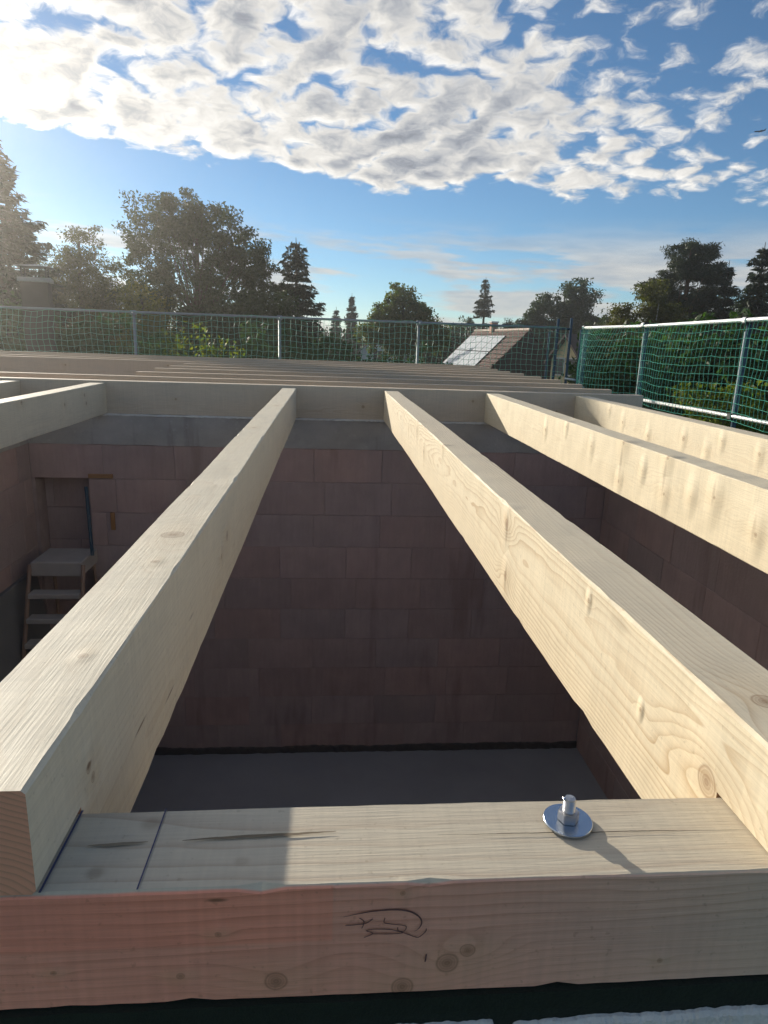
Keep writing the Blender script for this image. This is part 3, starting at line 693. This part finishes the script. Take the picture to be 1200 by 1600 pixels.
# ------------------------------------------------------------------ neighbouring houses
def polar(az, D): return (D*math.sin(rad(az)), D*math.cos(rad(az)))
def brown_house():
    A = Vector((12.07, 41.3, 1.27)); ang = math.atan2(-(10.9-12.07), 51.8-41.3)
    e = empty('brown_house', (A.x, A.y, ZG), ang); tag(e, 'low house with brown tiled roof, solar panels and dark gable', 'house')
    hz = A.z-ZG; LEN = 10.5; hwid = 2.75; k = math.tan(rad(45))
    mwall = simple('dark_boarding', (.060, .042, .034), .85, var=.25, scale=4); mt = simple('brown_tile', (.080, .034, .023), .75, var=.3, scale=3)
    mr_ = simple('ridge_tile', (.34, .25, .19), .7, var=.25, scale=4); mp = simple('panel_frame', (.03, .03, .03), .4)
    msol = simple('solar_cells', (.50, .53, .55), .30, .0, var=.08, scale=4, spec=1.0)  # pale base colour carries the bright reflection on the dark cells
    ze = hz-hwid*k
    MB().add([(-hwid+.2, .12, 0), (hwid-.2, .12, 0), (hwid-.2, .12, ze+.1), (0, .12, hz-.15), (-hwid+.2, .12, ze+.1),
              (-hwid+.2, LEN-.1, 0), (hwid-.2, LEN-.1, 0), (hwid-.2, LEN-.1, ze+.1), (0, LEN-.1, hz-.15), (-hwid+.2, LEN-.1, ze+.1)],
             [(0, 1, 2, 3, 4), (9, 8, 7, 6, 5), (0, 5, 6, 1), (1, 6, 7, 2), (4, 9, 5, 0)]).build('wall', mwall, e)
    for i in range(14):
        x = -hwid+.3+i*(2*hwid-.6)/13; t_ = ze+.1+(hwid-abs(x))*k*.9
        MB().box((x-.19, .085, .1), (x+.19, .119, max(.4, min(t_, hz-.25)))).build('board', mwall, e)
    rf = empty('roof', (0, 0, 0)); rf.parent = e
    for s in (-1, 1):
        n = 11; sl = hwid/math.cos(rad(45)); c = sl/n
        for i in range(n):
            d0, d1 = i*c, (i+1)*c+.03; q = .7071
            def pt(dn, up_): return (s*(dn*q+up_*q), hz-dn*q+up_*q)
            (xa, za), (xb, zb_) = pt(d0, .02), pt(d1, .075); (xc, zc), (xd, zd) = pt(d1, -.01), pt(d0, -.06)
            m_ = MB(); nn = 34; vs = []; fs = []
            for j in range(nn+1):
                y = LEN*j/nn; w_ = .018*(j % 2)
                vs += [(xa+s*w_, y, za+w_), (xb+s*w_, y, zb_+w_), (xc, y, zc), (xd, y, zd)]
            for j in range(nn):
                for kk in range(4):
                    f_ = (4*j+kk, 4*j+(kk+1) % 4, 4*j+4+(kk+1) % 4, 4*j+4+kk); fs.append(f_)
            fs += [(3, 2, 1, 0), (4*nn, 4*nn+1, 4*nn+2, 4*nn+3)]
            m_.add(vs, fs).build('tile_course', mt, rf)
    for j in range(26): MB().tube([(0, LEN*j/26, hz+.02), (0, LEN*(j+1)/26-.03, hz+.035)], .11, 8).build('ridge_tile', mr_, rf)
    # panels on the sunny slope: 4 columns x 2 rows
    for cx in range(4):
        for cy in range(2):
            u0 = 2.72+cx*1.83; d0 = .58+cy*1.50; q = .7071
            def pp(u, dn, h): return (-(dn*q+h*q), u, hz-dn*q+h*q)
            p = MB().add([pp(u0, d0, .08), pp(u0+1.80, d0, .08), pp(u0+1.80, d0+1.47, .08), pp(u0, d0+1.47, .08), pp(u0, d0, .13), pp(u0+1.80, d0, .13), pp(u0+1.80, d0+1.47, .13), pp(u0, d0+1.47, .13)],
                 [(0, 1, 2, 3), (7, 6, 5, 4), (0, 4, 5, 1), (1, 5, 6, 2), (2, 6, 7, 3), (3, 7, 4, 0)]).build('solar_panel', mp, e)
            for a in range(3):
                ua = u0+.03+a*.585
                MB().add([pp(ua, d0+.03, .134), pp(ua+.565, d0+.03, .134), pp(ua+.565, d0+1.44, .134), pp(ua, d0+1.44, .134)], [(3, 2, 1, 0)]).build('pane', msol, p)
    ch = MB().cbox((-.25, 6.2, hz-.5), (.2, 6.65, hz+.55), .02).build('chimney', simple('chimney_brick', (.40, .22, .15), .8), rf)
    MB().cbox((-.3, 6.15, hz+.55), (.25, 6.7, hz+.64), .01).build('chimney_cap', M_WHITE, e)
brown_house()

def gable_house(name, label, az, D, rz, hw, ln, ridge, pitch, mwall, mroof, cat='house'):
    x, y = polar(az, D); e = empty(name, (x, y, ZG), rz); tag(e, label, cat)
    hz = ridge-ZG; k = math.tan(rad(pitch)); ze = hz-hw*k
    MB().add([(-hw, 0, 0), (hw, 0, 0), (hw, 0, ze), (0, 0, hz), (-hw, 0, ze), (-hw, ln, 0), (hw, ln, 0), (hw, ln, ze), (0, ln, hz), (-hw, ln, ze)],
             [(0, 1, 2, 3, 4), (9, 8, 7, 6, 5), (0, 5, 6, 1), (1, 6, 7, 2), (4, 9, 5, 0)]).build('wall', mwall, e)
    rf = empty('roof'); rf.parent = e
    for s in (-1, 1):
        v = [(0, -.3, hz+.02), (s*(hw+.3), -.3, ze-.3*k+.02), (s*(hw+.3), ln+.3, ze-.3*k+.02), (0, ln+.3, hz+.02)]
        vv = v + [(a, b_, c+.16) for a, b_, c in v]
        MB().add(vv, [(0, 1, 2, 3), (7, 6, 5, 4), (0, 4, 5, 1), (1, 5, 6, 2), (2, 6, 7, 3), (3, 7, 4, 0)]).build('roof_slope', mroof, rf)
    MB().cbox((.5, ln*.45, hz-.9), (1.05, ln*.45+.5, hz+.75), .02).build('chimney', simple(name+'_chimney', (.36, .22, .16), .8), rf)
    for wx in (-hw*.42, hw*.42):
        w_ = MB().box((wx-.4, -.05, ze-.9), (wx+.4, .0-.002, ze+.1)).build('window', simple(name+'_frame', (.7, .7, .68), .5), e)
        MB().box((wx-.33, -.058, ze-.83), (wx+.33, -.051, ze+.03)).build('pane', simple(name+'_glass', (.05, .06, .08), .08, spec=.9), w_)
    return e
gable_house('white_house', 'small white gabled house with grey roof far behind the net', 5.0, 62, rad(-4), 2.6, 8, 1.85, 43,
            simple('white_render', (.74, .76, .78), .85, var=.08), simple('slate_roof', (.24, .22, .20), .7, var=.2))
gable_house('yellow_house', 'pale yellow house glimpsed between the scaffold tubes at the corner', 19.3, 40, rad(-62), 1.1, 5, .9, 48,
            simple('yellow_render', (.74, .60, .36), .85, var=.10), simple('dark_roof', (.10, .07, .06), .8, var=.2))

def stack():
    x, y = polar(-21.7, 19); e = empty('chimney_stack', (x, y, ZG), rad(12)); tag(e, 'square chimney with flat metal cap in front of the left trees', 'chimney')
    mb = simple('stack_brick', (.07, .055, .045), .9, var=.3, scale=5, bump=.5, bscale=14)
    h = 1.88-ZG-.30
    MB().cbox((-.30, -.25, 0), (.30, .25, h-.15), .01).build('shaft', mb, e)
    MB().cbox((-.35, -.30, h-.149), (.35, .30, h-.05), .012).build('collar', M_CONC, e)
    for sx in (-.26, .26):
        for sy in (-.2, .2): MB().box((sx-.015, sy-.015, h-.05), (sx+.015, sy+.015, h+.18)).build('cap_leg', M_DARK, e)
    MB().add([(-.36, -.32, h+.18), (.36, -.32, h+.18), (.36, .32, h+.18), (-.36, .32, h+.18), (-.40, -.36, h+.20), (.40, -.36, h+.20), (.40, .36, h+.20), (-.40, .36, h+.20), (0, 0, h+.26)],
             [(3, 2, 1, 0), (0, 1, 5, 4), (1, 2, 6, 5), (2, 3, 7, 6), (3, 0, 4, 7), (4, 5, 8), (5, 6, 8), (6, 7, 8), (7, 4, 8)]).build('metal_cap', M_GALV, e)
stack()

# ------------------------------------------------------------------ trees
def quads_from(c, d, n, ln, wd):
    """leaf quads: centre, direction, normal arrays"""
    d = d/(np.linalg.norm(d, axis=1, keepdims=True)+1e-9); s = np.cross(d, n); s /= np.linalg.norm(s, axis=1, keepdims=True)+1e-9
    l = (ln if np.ndim(ln) else np.full(len(c), ln))[:, None]/2; w = (wd if np.ndim(wd) else np.full(len(c), wd))[:, None]/2
    up_ = np.cross(s, d)*w*.35
    return np.stack([c-d*l, c+s*w+up_, c+d*l, c-s*w+up_], 1)
BARK = simple('bark', (.075, .058, .042), .95, var=.35, scale=5, bump=.6, bscale=18)
BARKP = simple('pine_bark', (.17, .085, .05), .95, var=.35, scale=5, bump=.6, bscale=18)
BARKB = simple('birch_bark', (.42, .40, .36), .9, var=.35, scale=8, bump=.3, bscale=18)
def broad_tree(name, label, az, D, lobes, nclump, nleaf, mat, seed, leaf=.11, clump=.34, bark=None, cat='tree', group='trees around the building', trunk_r=.16, aspect=.55, shell=.45, flat=1.0, stems=1, limbs=22):
    """lobes: (dx, dy, z above ground, rx, ry, rz) about the tree's base"""
    r = np.random.RandomState(seed); x, y = polar(az, D)
    e = empty(name, (x, y, ZG)); tag(e, label, cat, group)
    vol = np.array([l[3]*l[4]*l[5] for l in lobes])**.75; pick = r.choice(len(lobes), nclump, p=vol/vol.sum())
    u = r.normal(size=(nclump, 3)); u /= np.linalg.norm(u, axis=1, keepdims=True)
    rr = r.uniform(0, 1, nclump)**shell
    Lb = np.array(lobes)[pick]
    C = Lb[:, :3] + u*rr[:, None]*Lb[:, 3:]*r.uniform(.82, 1.13, (nclump, 1))
    C[:, 2] = np.maximum(C[:, 2], .25)
    k = np.repeat(np.arange(nclump), nleaf); N = len(k)
    cs = clump*r.uniform(.55, 1.35, nclump)
    off = np.clip(r.normal(size=(N, 3)), -1.55, 1.55)*np.array([1, 1, .72*flat])*cs[k][:, None]*.55
    P = C[k]+off
    d = r.normal(size=(N, 3))*.8 + off/(np.linalg.norm(off, axis=1, keepdims=True)+1e-6)*.9 + np.array([0, 0, -.25])
    n = r.normal(size=(N, 3))+np.array([0, 0, .9])
    ln = leaf*r.uniform(.6, 1.35, N)
    link('crown', mesh_quads('crown', quads_from(P, d, n, ln, ln*aspect)), mat, e)
    mb = MB(); top = max(l[2]+l[5]*.5 for l in lobes); zl = min(l[2]-l[5]*.6 for l in lobes)
    for s in range(stems):
        ox, oy = (0, 0) if stems == 1 else (r.uniform(-.5, .5), r.uniform(-.4, .4))
        pts = []; m = 7
        for i in range(m): f = i/(m-1); pts.append((ox*(1+f*.8)+.10*math.sin(f*4+seed+s)*f, oy*(1+f)+.10*math.cos(f*3+seed)*f, top*f))
        mb.tube(pts, [trunk_r*(1.25-1.0*(i/(m-1)))/stems**.5 for i in range(m)], 8)
    for j in r.choice(nclump, min(limbs, nclump), replace=False):
        t_ = C[j]; z0 = min(max(zl*.9, .3)+r.uniform(0, .6)*(top-zl)*.5, t_[2]*.85); f = z0/top
        a = Vector((.10*math.sin(f*4+seed)*f, .10*math.cos(f*3+seed)*f, z0)); b_ = Vector(t_)
        mid = a.lerp(b_, .5)+Vector((r.normal()*.12, r.normal()*.12, .14))
        mb.tube([a, mid, b_], [trunk_r*.22, trunk_r*.13, .008], 5, cap=False)
    mb.build('trunk', bark or BARK, e, smooth=True)
    return e
def spruce(name, label, az, D, top, radius, mat, seed, z0=.3, nwh=None, dens=1.0, droop=.35, power=.85, gap=0.0, cat='tree', group='trees around the building'):
    r = np.random.RandomState(seed); x, y = polar(az, D); h = top-ZG
    e = empty(name, (x, y, ZG)); tag(e, label, cat, group)
    nwh = nwh or int(h*4.6); Cs, Ds, Ns, Ls, Ws = [], [], [], [], []; mb = MB()
    mb.tube([(0, 0, 0), (.03, .02, h*.5), (0, 0, h)], [h*.018+.05, h*.010+.03, .012], 8)
    for i in range(nwh):
        t_ = (i+r.uniform(-.3, .3))/nwh; t_ = min(max(t_, 0), .985); z = z0+(h-z0-.15)*t_
        R = radius*(1-t_)**power*r.uniform(.72, 1.12)+.10; nb = int(r.randint(5, 9)*(1 if t_ < .85 else .7))
        if r.uniform() < gap: continue
        a0 = r.uniform(0, 6.28)
        for b_ in range(nb):
            a = a0+6.283*b_/nb+r.uniform(-.3, .3); Rb = R*r.uniform(.65, 1.1); ca, sa = math.cos(a), math.sin(a)
            dr = droop*Rb*r.uniform(.5, 1.2)*(1-.9*t_); tipup = .12*Rb
            zb = z+r.uniform(-.22, .22)*(1-t_)
            def bp(f, zb=zb, ca=ca, sa=sa, Rb=Rb, dr=dr, tipup=tipup): return np.array([ca*Rb*f, sa*Rb*f, zb-dr*f**1.3+tipup*max(0, f-.6)*2+(.35*Rb*f if t_ > .8 else 0)])
            mb.tube([bp(0), bp(.5), bp(1)], [.022+.010*Rb, .014, .005], 4, cap=False)
            ns = max(8, int(Rb*30*dens))
            f = r.uniform(.08, 1.0, ns)**.75
            pos = np.array([bp(q) for q in f]); side = r.choice([-1, 1], ns); tan = np.array([ca, sa, 0]); nrm = np.array([-sa, ca, 0])
            spread = (.10+.24*Rb*.5*(1-f))*r.uniform(.3, 1.2, ns)
            pos = pos+nrm*(side*spread)[:, None]+np.array([0, 0, -1])*(r.uniform(0, .20, ns))[:, None]
            d = tan*r.uniform(.5, 1.0, (ns, 1))+nrm*(side*r.uniform(.2, .9, ns))[:, None]+np.array([0, 0, 1])*r.uniform(-.55, .1, (ns, 1))
            Cs.append(pos); Ds.append(d); Ns.append(r.normal(size=(ns, 3))*.5+np.array([0, 0, 1.])); Ls.append(r.uniform(.20, .46, ns)); Ws.append(r.uniform(.08, .17, ns))
            # needle fringe hanging under the branch
            nh = ns//2; f = r.uniform(.15, 1, nh); pos = np.array([bp(q) for q in f])+r.normal(size=(nh, 3))*.04
            Cs.append(pos-np.array([0, 0, .08])); Ds.append(r.normal(size=(nh, 3))*.35+np.array([0, 0, -1.])); Ns.append(r.normal(size=(nh, 3))); Ls.append(r.uniform(.18, .36, nh)); Ws.append(r.uniform(.06, .12, nh))
    Q = quads_from(np.concatenate(Cs), np.concatenate(Ds), np.concatenate(Ns), np.concatenate(Ls), np.concatenate(Ws))
    link('crown', mesh_quads('crown', Q), mat, e); mb.build('trunk', BARK, e, smooth=True)
    return e
LM_DARK = leaf_mat('leaf_dark_green', (.024, .048, .015), (.055, .085, .026), .3)
LM_WAL = leaf_mat('leaf_walnut', (.024, .050, .014), (.060, .085, .024), .25)
LM_YEL = leaf_mat('leaf_yellow_green', (.11, .12, .025), (.22, .19, .04), .45)
LM_AUT = leaf_mat('leaf_autumn', (.055, .095, .02), (.16, .16, .035), .45)
LM_SPR = leaf_mat('needle_spruce', (.018, .030, .018), (.040, .055, .028), .15)
LM_SPB = leaf_mat('needle_blue', (.022, .034, .030), (.045, .062, .050), .15)
LM_PINE = leaf_mat('needle_pine', (.022, .036, .016), (.055, .070, .028), .18)
LM_HED = leaf_mat('leaf_hedge', (.030, .070, .024), (.065, .115, .036), .4)
LM_BSH = leaf_mat('leaf_bush', (.08, .13, .025), (.24, .24, .04), .6)

spruce('spruce_tree', 'tall spruce at the left edge in the glare of the sun', -23.9, 27, 6.7, 3.3, LM_SPR, 1, power=.75)
broad_tree('pine_tree', 'olive-green tree between the left spruce and the big broad tree', -18.6, 31, [(.1, 0, 6.1, 1.0, .95, 1.5), (-.9, 0, 4.9, 1.2, 1.2, 1.6), (1.0, 0, 4.8, 1.1, 1.2, 1.5), (0, 0, 2.8, 2.0, 1.6, 1.9)], 420, 90, leaf_mat('needle_olive', (.05, .06, .02), (.11, .105, .035), .35), 2, leaf=.13, clump=.36, aspect=.35)
broad_tree('walnut_tree', 'big broad-leaved tree with sky gaps left of centre', -10.3, 32,
    [(-1.5, 0, 7.6, 1.55, 1.6, 1.7), (-.5, 0, 8.2, 1.2, 1.3, 1.35), (.7, 0, 7.3, 1.5, 1.6, 1.6), (1.9, 0, 6.5, 1.4, 1.5, 1.4), (2.7, 0, 5.5, 1.0, 1.2, 1.2), (-2.0, 0, 5.5, 1.1, 1.3, 1.5), (0, 0, 5.2, 2.3, 1.6, 1.3), (1.6, 0, 4.0, 2.2, 1.6, 1.6), (-1.4, 0, 3.6, 1.8, 1.6, 1.5)],
    500, 130, LM_WAL, 3, leaf=.14, clump=.36, aspect=.5, shell=.36, trunk_r=.2, limbs=60)
broad_tree('understory_tree', 'darker lower tree tucked under the right side of the big tree', -6.4, 29, [(0, 0, 3.6, 2.0, 1.2, 1.8), (-1.5, 0, 3.2, 1.6, 1.2, 1.5), (1.3, 0, 3.2, 1.2, 1.2, 1.6)], 330, 90, LM_DARK, 4, leaf=.15, clump=.42)
broad_tree('hazel_tree', 'yellowish leafy tree at the foot of the big tree', -14.6, 29, [(0, 0, 3.9, .9, 1.0, 1.6), (.5, 0, 2.6, 1.3, 1.0, 1.6)], 170, 80, LM_YEL, 5, leaf=.12, clump=.36)
spruce('spruce_tree', 'dark ragged spruce right of the big broad tree', -2.7, 34, 4.9, 2.3, LM_SPR, 6, power=.66, gap=.06, droop=.45, dens=1.0)
spruce('spruce_tree', 'small pointed spruce standing alone on the skyline', 1.8, 60, 4.2, 1.5, LM_SPB, 7, power=.9)
spruce('spruce_tree', 'smallest spruce top beside the small pointed spruce', .55, 58, 2.95, 1.4, LM_SPB, 8, power=.9)
broad_tree('maple_tree', 'round yellow-green autumn tree in the middle of the skyline', 6.0, 42, [(-.1, 0, 5.7, 1.1, 1.0, 1.15), (-1.2, 0, 4.7, 1.1, 1.1, 1.2), (1.0, 0, 4.8, 1.1, 1.1, 1.1), (.1, 0, 3.7, 2.3, 1.4, 1.4), (2.1, 0, 3.7, .8, .8, .9), (-2.0, 0, 3.7, .8, .8, .9)], 380, 75, LM_AUT, 9, leaf=.15, clump=.33, aspect=.6)
spruce('spruce_tree', 'slim spruce with open tiers behind the brown roof', 12.5, 62, 6.0, 2.4, LM_SPR, 10, power=.85, gap=.22, droop=.35, dens=.75)
broad_tree('low_tree', 'low dark tree right of the slim spruce behind the brown roof', 14.7, 60, [(0, 0, 4.3, 1.1, 1, 1.2), (-1.6, 0, 3.6, 1.1, 1, 1.0)], 150, 80, LM_DARK, 11, leaf=.15, clump=.33)
broad_tree('oak_tree', 'dark round-topped tree with a loose left side above the corner', 18.7, 58, [(1.1, 0, 6.9, 1.6, 1.4, 1.75), (-1.2, 0, 6.1, 1.5, 1.3, 1.5), (-2.3, 0, 4.7, 1.2, 1.2, 1.5), (1.0, 0, 4.6, 2.1, 1.4, 2.0), (2.9, 0, 5.0, 1.0, 1.2, 1.3), (-.6, 0, 3.2, 2.6, 1.3, 1.5)], 430, 100, LM_DARK, 12, leaf=.19, clump=.44, shell=.4, limbs=40)
broad_tree('scots_pine', 'tall layered pine on the right above the safety net', 27.5, 40, [(.1, 0, 8.4, 1.15, 1.2, .62), (-.5, 0, 7.5, 1.0, 1.2, .55), (.7, 0, 7.4, 1.35, 1.2, .55), (-1.4, 0, 6.5, .95, 1.1, .55), (1.5, 0, 6.3, 1.1, 1.1, .6), (.2, 0, 6.2, 1.4, 1.2, .6), (-.3, 0, 5.2, 1.9, 1.3, .9), (1.6, 0, 4.8, 1.4, 1.1, .9), (.2, 0, 3.6, 2.2, 1.4, 1.2)],
    560, 130, LM_PINE, 13, leaf=.20, clump=.34, aspect=.22, bark=BARKP, trunk_r=.2, flat=.75, limbs=50, shell=.4)
broad_tree('birch_tree', 'soft olive birch in front of the tall pine', 24.9, 30, [(.15, 0, 4.9, .75, .8, 1.25), (-.7, 0, 4.2, .8, .8, 1.2), (.9, 0, 4.2, .8, .8, 1.2), (-1.4, 0, 3.5, .6, .7, 1.0), (0, 0, 2.7, 1.9, 1.0, 1.7)], 330, 110, leaf_mat('leaf_birch', (.07, .075, .02), (.14, .125, .035), .4), 14, leaf=.10, clump=.33, bark=BARKB, stems=3, trunk_r=.10)
spruce('spruce_tree', 'spruce at the right edge beside the tall pine', 32.2, 36, 5.15, 1.7, LM_SPR, 15, power=.7, droop=.3)
spruce('spruce_tree', 'slender spruce between the tall pine and the right edge', 30.1, 39, 4.75, 1.5, LM_SPR, 16, power=.8)
broad_tree('scots_pine', 'nearer pine out at the right of which one branch tip shows', 35.3, 20, [(.4, 0, 7.0, 1.2, 1.2, .8), (.2, 0, 5.6, 1.0, 1.3, .6), (.3, 0, 8.4, .9, .9, .7)], 90, 110, LM_PINE, 17, leaf=.15, clump=.25, aspect=.16, bark=BARKP, trunk_r=.16, flat=.7)
# a belt of farther trees that closes the skyline
for i, (az, D, top, w_, mt, lab) in enumerate([(-22.0, 40, 3.2, 3.0, LM_DARK, 'far dark tree behind the square chimney'), (-16.2, 42, 3.4, 2.6, LM_DARK, 'far dark tree in the gap left of the big broad tree'),
        (-1.0, 55, 1.6, 2.6, LM_DARK, 'far low tree under the ragged spruce'), (3.4, 66, 2.2, 3.2, LM_HED, 'far low tree left of the autumn tree'), (9.6, 60, 2.5, 3.0, LM_DARK, 'far low tree right of the autumn tree'),
        (11.2, 66, 3.0, 2.0, LM_DARK, 'far dark tree at the foot of the slim spruce'), (16.6, 60, 2.6, 2.6, LM_HED, 'far low tree behind the brown roof ridge'), (22.4, 50, 2.9, 2.4, LM_DARK, 'far dark tree between the round-topped tree and the birch'),
        (29.0, 52, 4.7, 3.4, LM_DARK, 'far dark tree under the tall pine'), (33.3, 50, 4.8, 3.0, LM_DARK, 'far dark tree at the right edge under the spruce')]):
    h_ = top-ZG
    broad_tree('far_tree', lab, az, D, [(0, 0, h_*.62, w_*.6, w_*.5, h_*.36), (-w_*.5, 0, h_*.5, w_*.55, w_*.5, h_*.34), (w_*.5, 0, h_*.5, w_*.55, w_*.5, h_*.36), (0, 0, h_*.3, w_, w_*.5, h_*.3)], 230, 60, mt, 80+i, leaf=.20, clump=.45, group='far trees on the skyline', limbs=10)
# shrubs behind the far net and beside the right-hand net
SH = [(-22.5, 21, 1.9, 4.4, LM_HED, 'dark shrub behind the net below the chimney'), (-17.5, 20, 1.9, 4.3, LM_HED, 'dark shrub behind the second net bay from the left'),
      (-12.6, 21, 1.7, 4.0, LM_HED, 'dark shrub behind the net left of the yellow-leaved bush'), (-4.9, 20.5, 1.7, 4.1, LM_HED, 'dark shrub behind the net post left of centre'),
      (-.3, 22, 1.6, 3.9, LM_HED, 'dark shrub behind the net below the small spruces'), (4.1, 27, 1.8, 3.1, LM_HED, 'low green shrub in front of the small white house'),
      (7.4, 25, 1.2, 3.6, LM_HED, 'dark green shrub left of the brown roof'), (21.6, 33, .9, 4.2, LM_DARK, 'green shrub at the right end of the dark gable'),
      (23.2, 17, 1.2, 4.3, LM_HED, 'dark green shrub behind the near bay of the right net'), (26.6, 16, 1.3, 4.4, LM_HED, 'dark green shrub behind the middle of the right net'),
      (30.6, 15.5, 1.35, 4.5, LM_HED, 'dark green shrub behind the last post of the right net'), (34.6, 15, 1.35, 4.6, LM_HED, 'dark green shrub at the right edge behind the net')]
for i, (az, D, w_, h_, mt, lab) in enumerate(SH):
    broad_tree('shrub', lab, az, D, [(0, 0, h_*.48, w_, w_*.7, h_*.44), (-w_*.45, 0, h_*.38, w_*.7, w_*.6, h_*.38), (w_*.5, .1, h_*.40, w_*.7, w_*.6, h_*.40)], 300, 60, mt, 40+i, leaf=.14, clump=.36, cat='shrub', group='shrubs beyond the nets', trunk_r=.06, stems=3)
broad_tree('leafy_bush', 'bright yellow-leaved bush behind the far net left of centre', -9.0, 15.5, [(-.6, 0, 3.0, .5, .5, .7), (.2, 0, 2.7, .8, .5, .7), (.9, 0, 2.3, .6, .5, .7), (-.1, 0, 1.8, 1.1, .5, .8)], 90, 34, LM_BSH, 60, leaf=.10, clump=.26, cat='shrub', group='shrubs beyond the nets', trunk_r=.04, stems=4)
broad_tree('leafy_bush', 'sunlit bush with yellowing leaves beyond the right lower rail', 30.6, 11.6, [(.0, 0, 2.45, .65, .6, .70), (-.75, .1, 1.75, .8, .6, .65), (.8, .1, 2.15, .7, .6, .85), (0, .1, 1.2, 1.3, .6, .8)], 170, 50, leaf_mat('leaf_flowering', (.055, .11, .02), (.22, .22, .03), .5), 61, leaf=.085, clump=.24, cat='shrub', group='shrubs beyond the nets', trunk_r=.04, stems=5)

# ------------------------------------------------------------------ airliner far off in the sky
def airliner():
    az, el, D = rad(30.75), rad(14.5), 3000.0
    e = empty('airliner', (D*math.cos(el)*math.sin(az), D*math.cos(el)*math.cos(az), D*math.sin(el)), rad(-30)); tag(e, 'tiny dark airliner high in the sky near the right edge', 'airplane')
    mp = simple('airliner_paint', (.10, .11, .13), .5)
    MB().tube([(-17, 0, 0), (-15.5, 0, .3), (-12, 0, .5), (11, 0, .6), (15, 0, 1.2), (18, 0, 1.7)], [.2, 1.3, 1.9, 1.9, 1.1, .3], 12).build('fuselage', mp, e, smooth=True)
    for s in (-1, 1):
        MB().add([(-3, s*1.5, -.4), (3.5, s*1.5, -.4), (8.5, s*16, .8), (6.5, s*16, .8), (-3, s*1.5, 0), (3.5, s*1.5, 0), (8.5, s*16, 1.0), (6.5, s*16, 1.0)],
                 [(0, 1, 2, 3), (7, 6, 5, 4), (0, 4, 5, 1), (1, 5, 6, 2), (2, 6, 7, 3), (3, 7, 4, 0)]).build('wing', mp, e)
        MB().add([(13, s*.6, 1.3), (16.5, s*.6, 1.3), (18.5, s*6, 1.7), (16.8, s*6, 1.7), (13, s*.6, 1.5), (16.5, s*.6, 1.5), (18.5, s*6, 1.8), (16.8, s*6, 1.8)],
                 [(0, 1, 2, 3), (7, 6, 5, 4), (0, 4, 5, 1), (1, 5, 6, 2), (2, 6, 7, 3), (3, 7, 4, 0)]).build('tailplane', mp, e)
        MB().tube([(-3, s*5.5, -1.4), (1, s*5.5, -1.3)], [1.0, .7], 10).build('engine', mp, e)
    MB().add([(12, -.15, 2), (17, -.15, 2), (19.5, -.1, 7.5), (17.2, -.1, 7.5), (12, .15, 2), (17, .15, 2), (19.5, .1, 7.5), (17.2, .1, 7.5)],
             [(0, 1, 2, 3), (7, 6, 5, 4), (0, 4, 5, 1), (1, 5, 6, 2), (2, 6, 7, 3), (3, 7, 4, 0)]).build('tail_fin', mp, e)
airliner()

# ------------------------------------------------------------------ evenly misty air box, added to imitate lens glare from the low sun
def glare_haze():
    m = bpy.data.materials.new('glare_haze_air'); m.use_nodes = True; t = NT(m.node_tree); t.n.clear()
    v = t.add('ShaderNodeVolumePrincipled')
    v.inputs['Color'].default_value = (1.0, .97, .92, 1); v.inputs['Density'].default_value = GLARE_HAZE; v.inputs['Anisotropy'].default_value = .80
    t.l.new(v.outputs[0], t.add('ShaderNodeOutputMaterial').inputs['Volume'])
    tag(MB().box((-265, -265, ZG-1.4), (265, 265, 7.6)).build('glare_haze', m), kind='stuff')
GLARE_HAZE = 0.0016
glare_haze()
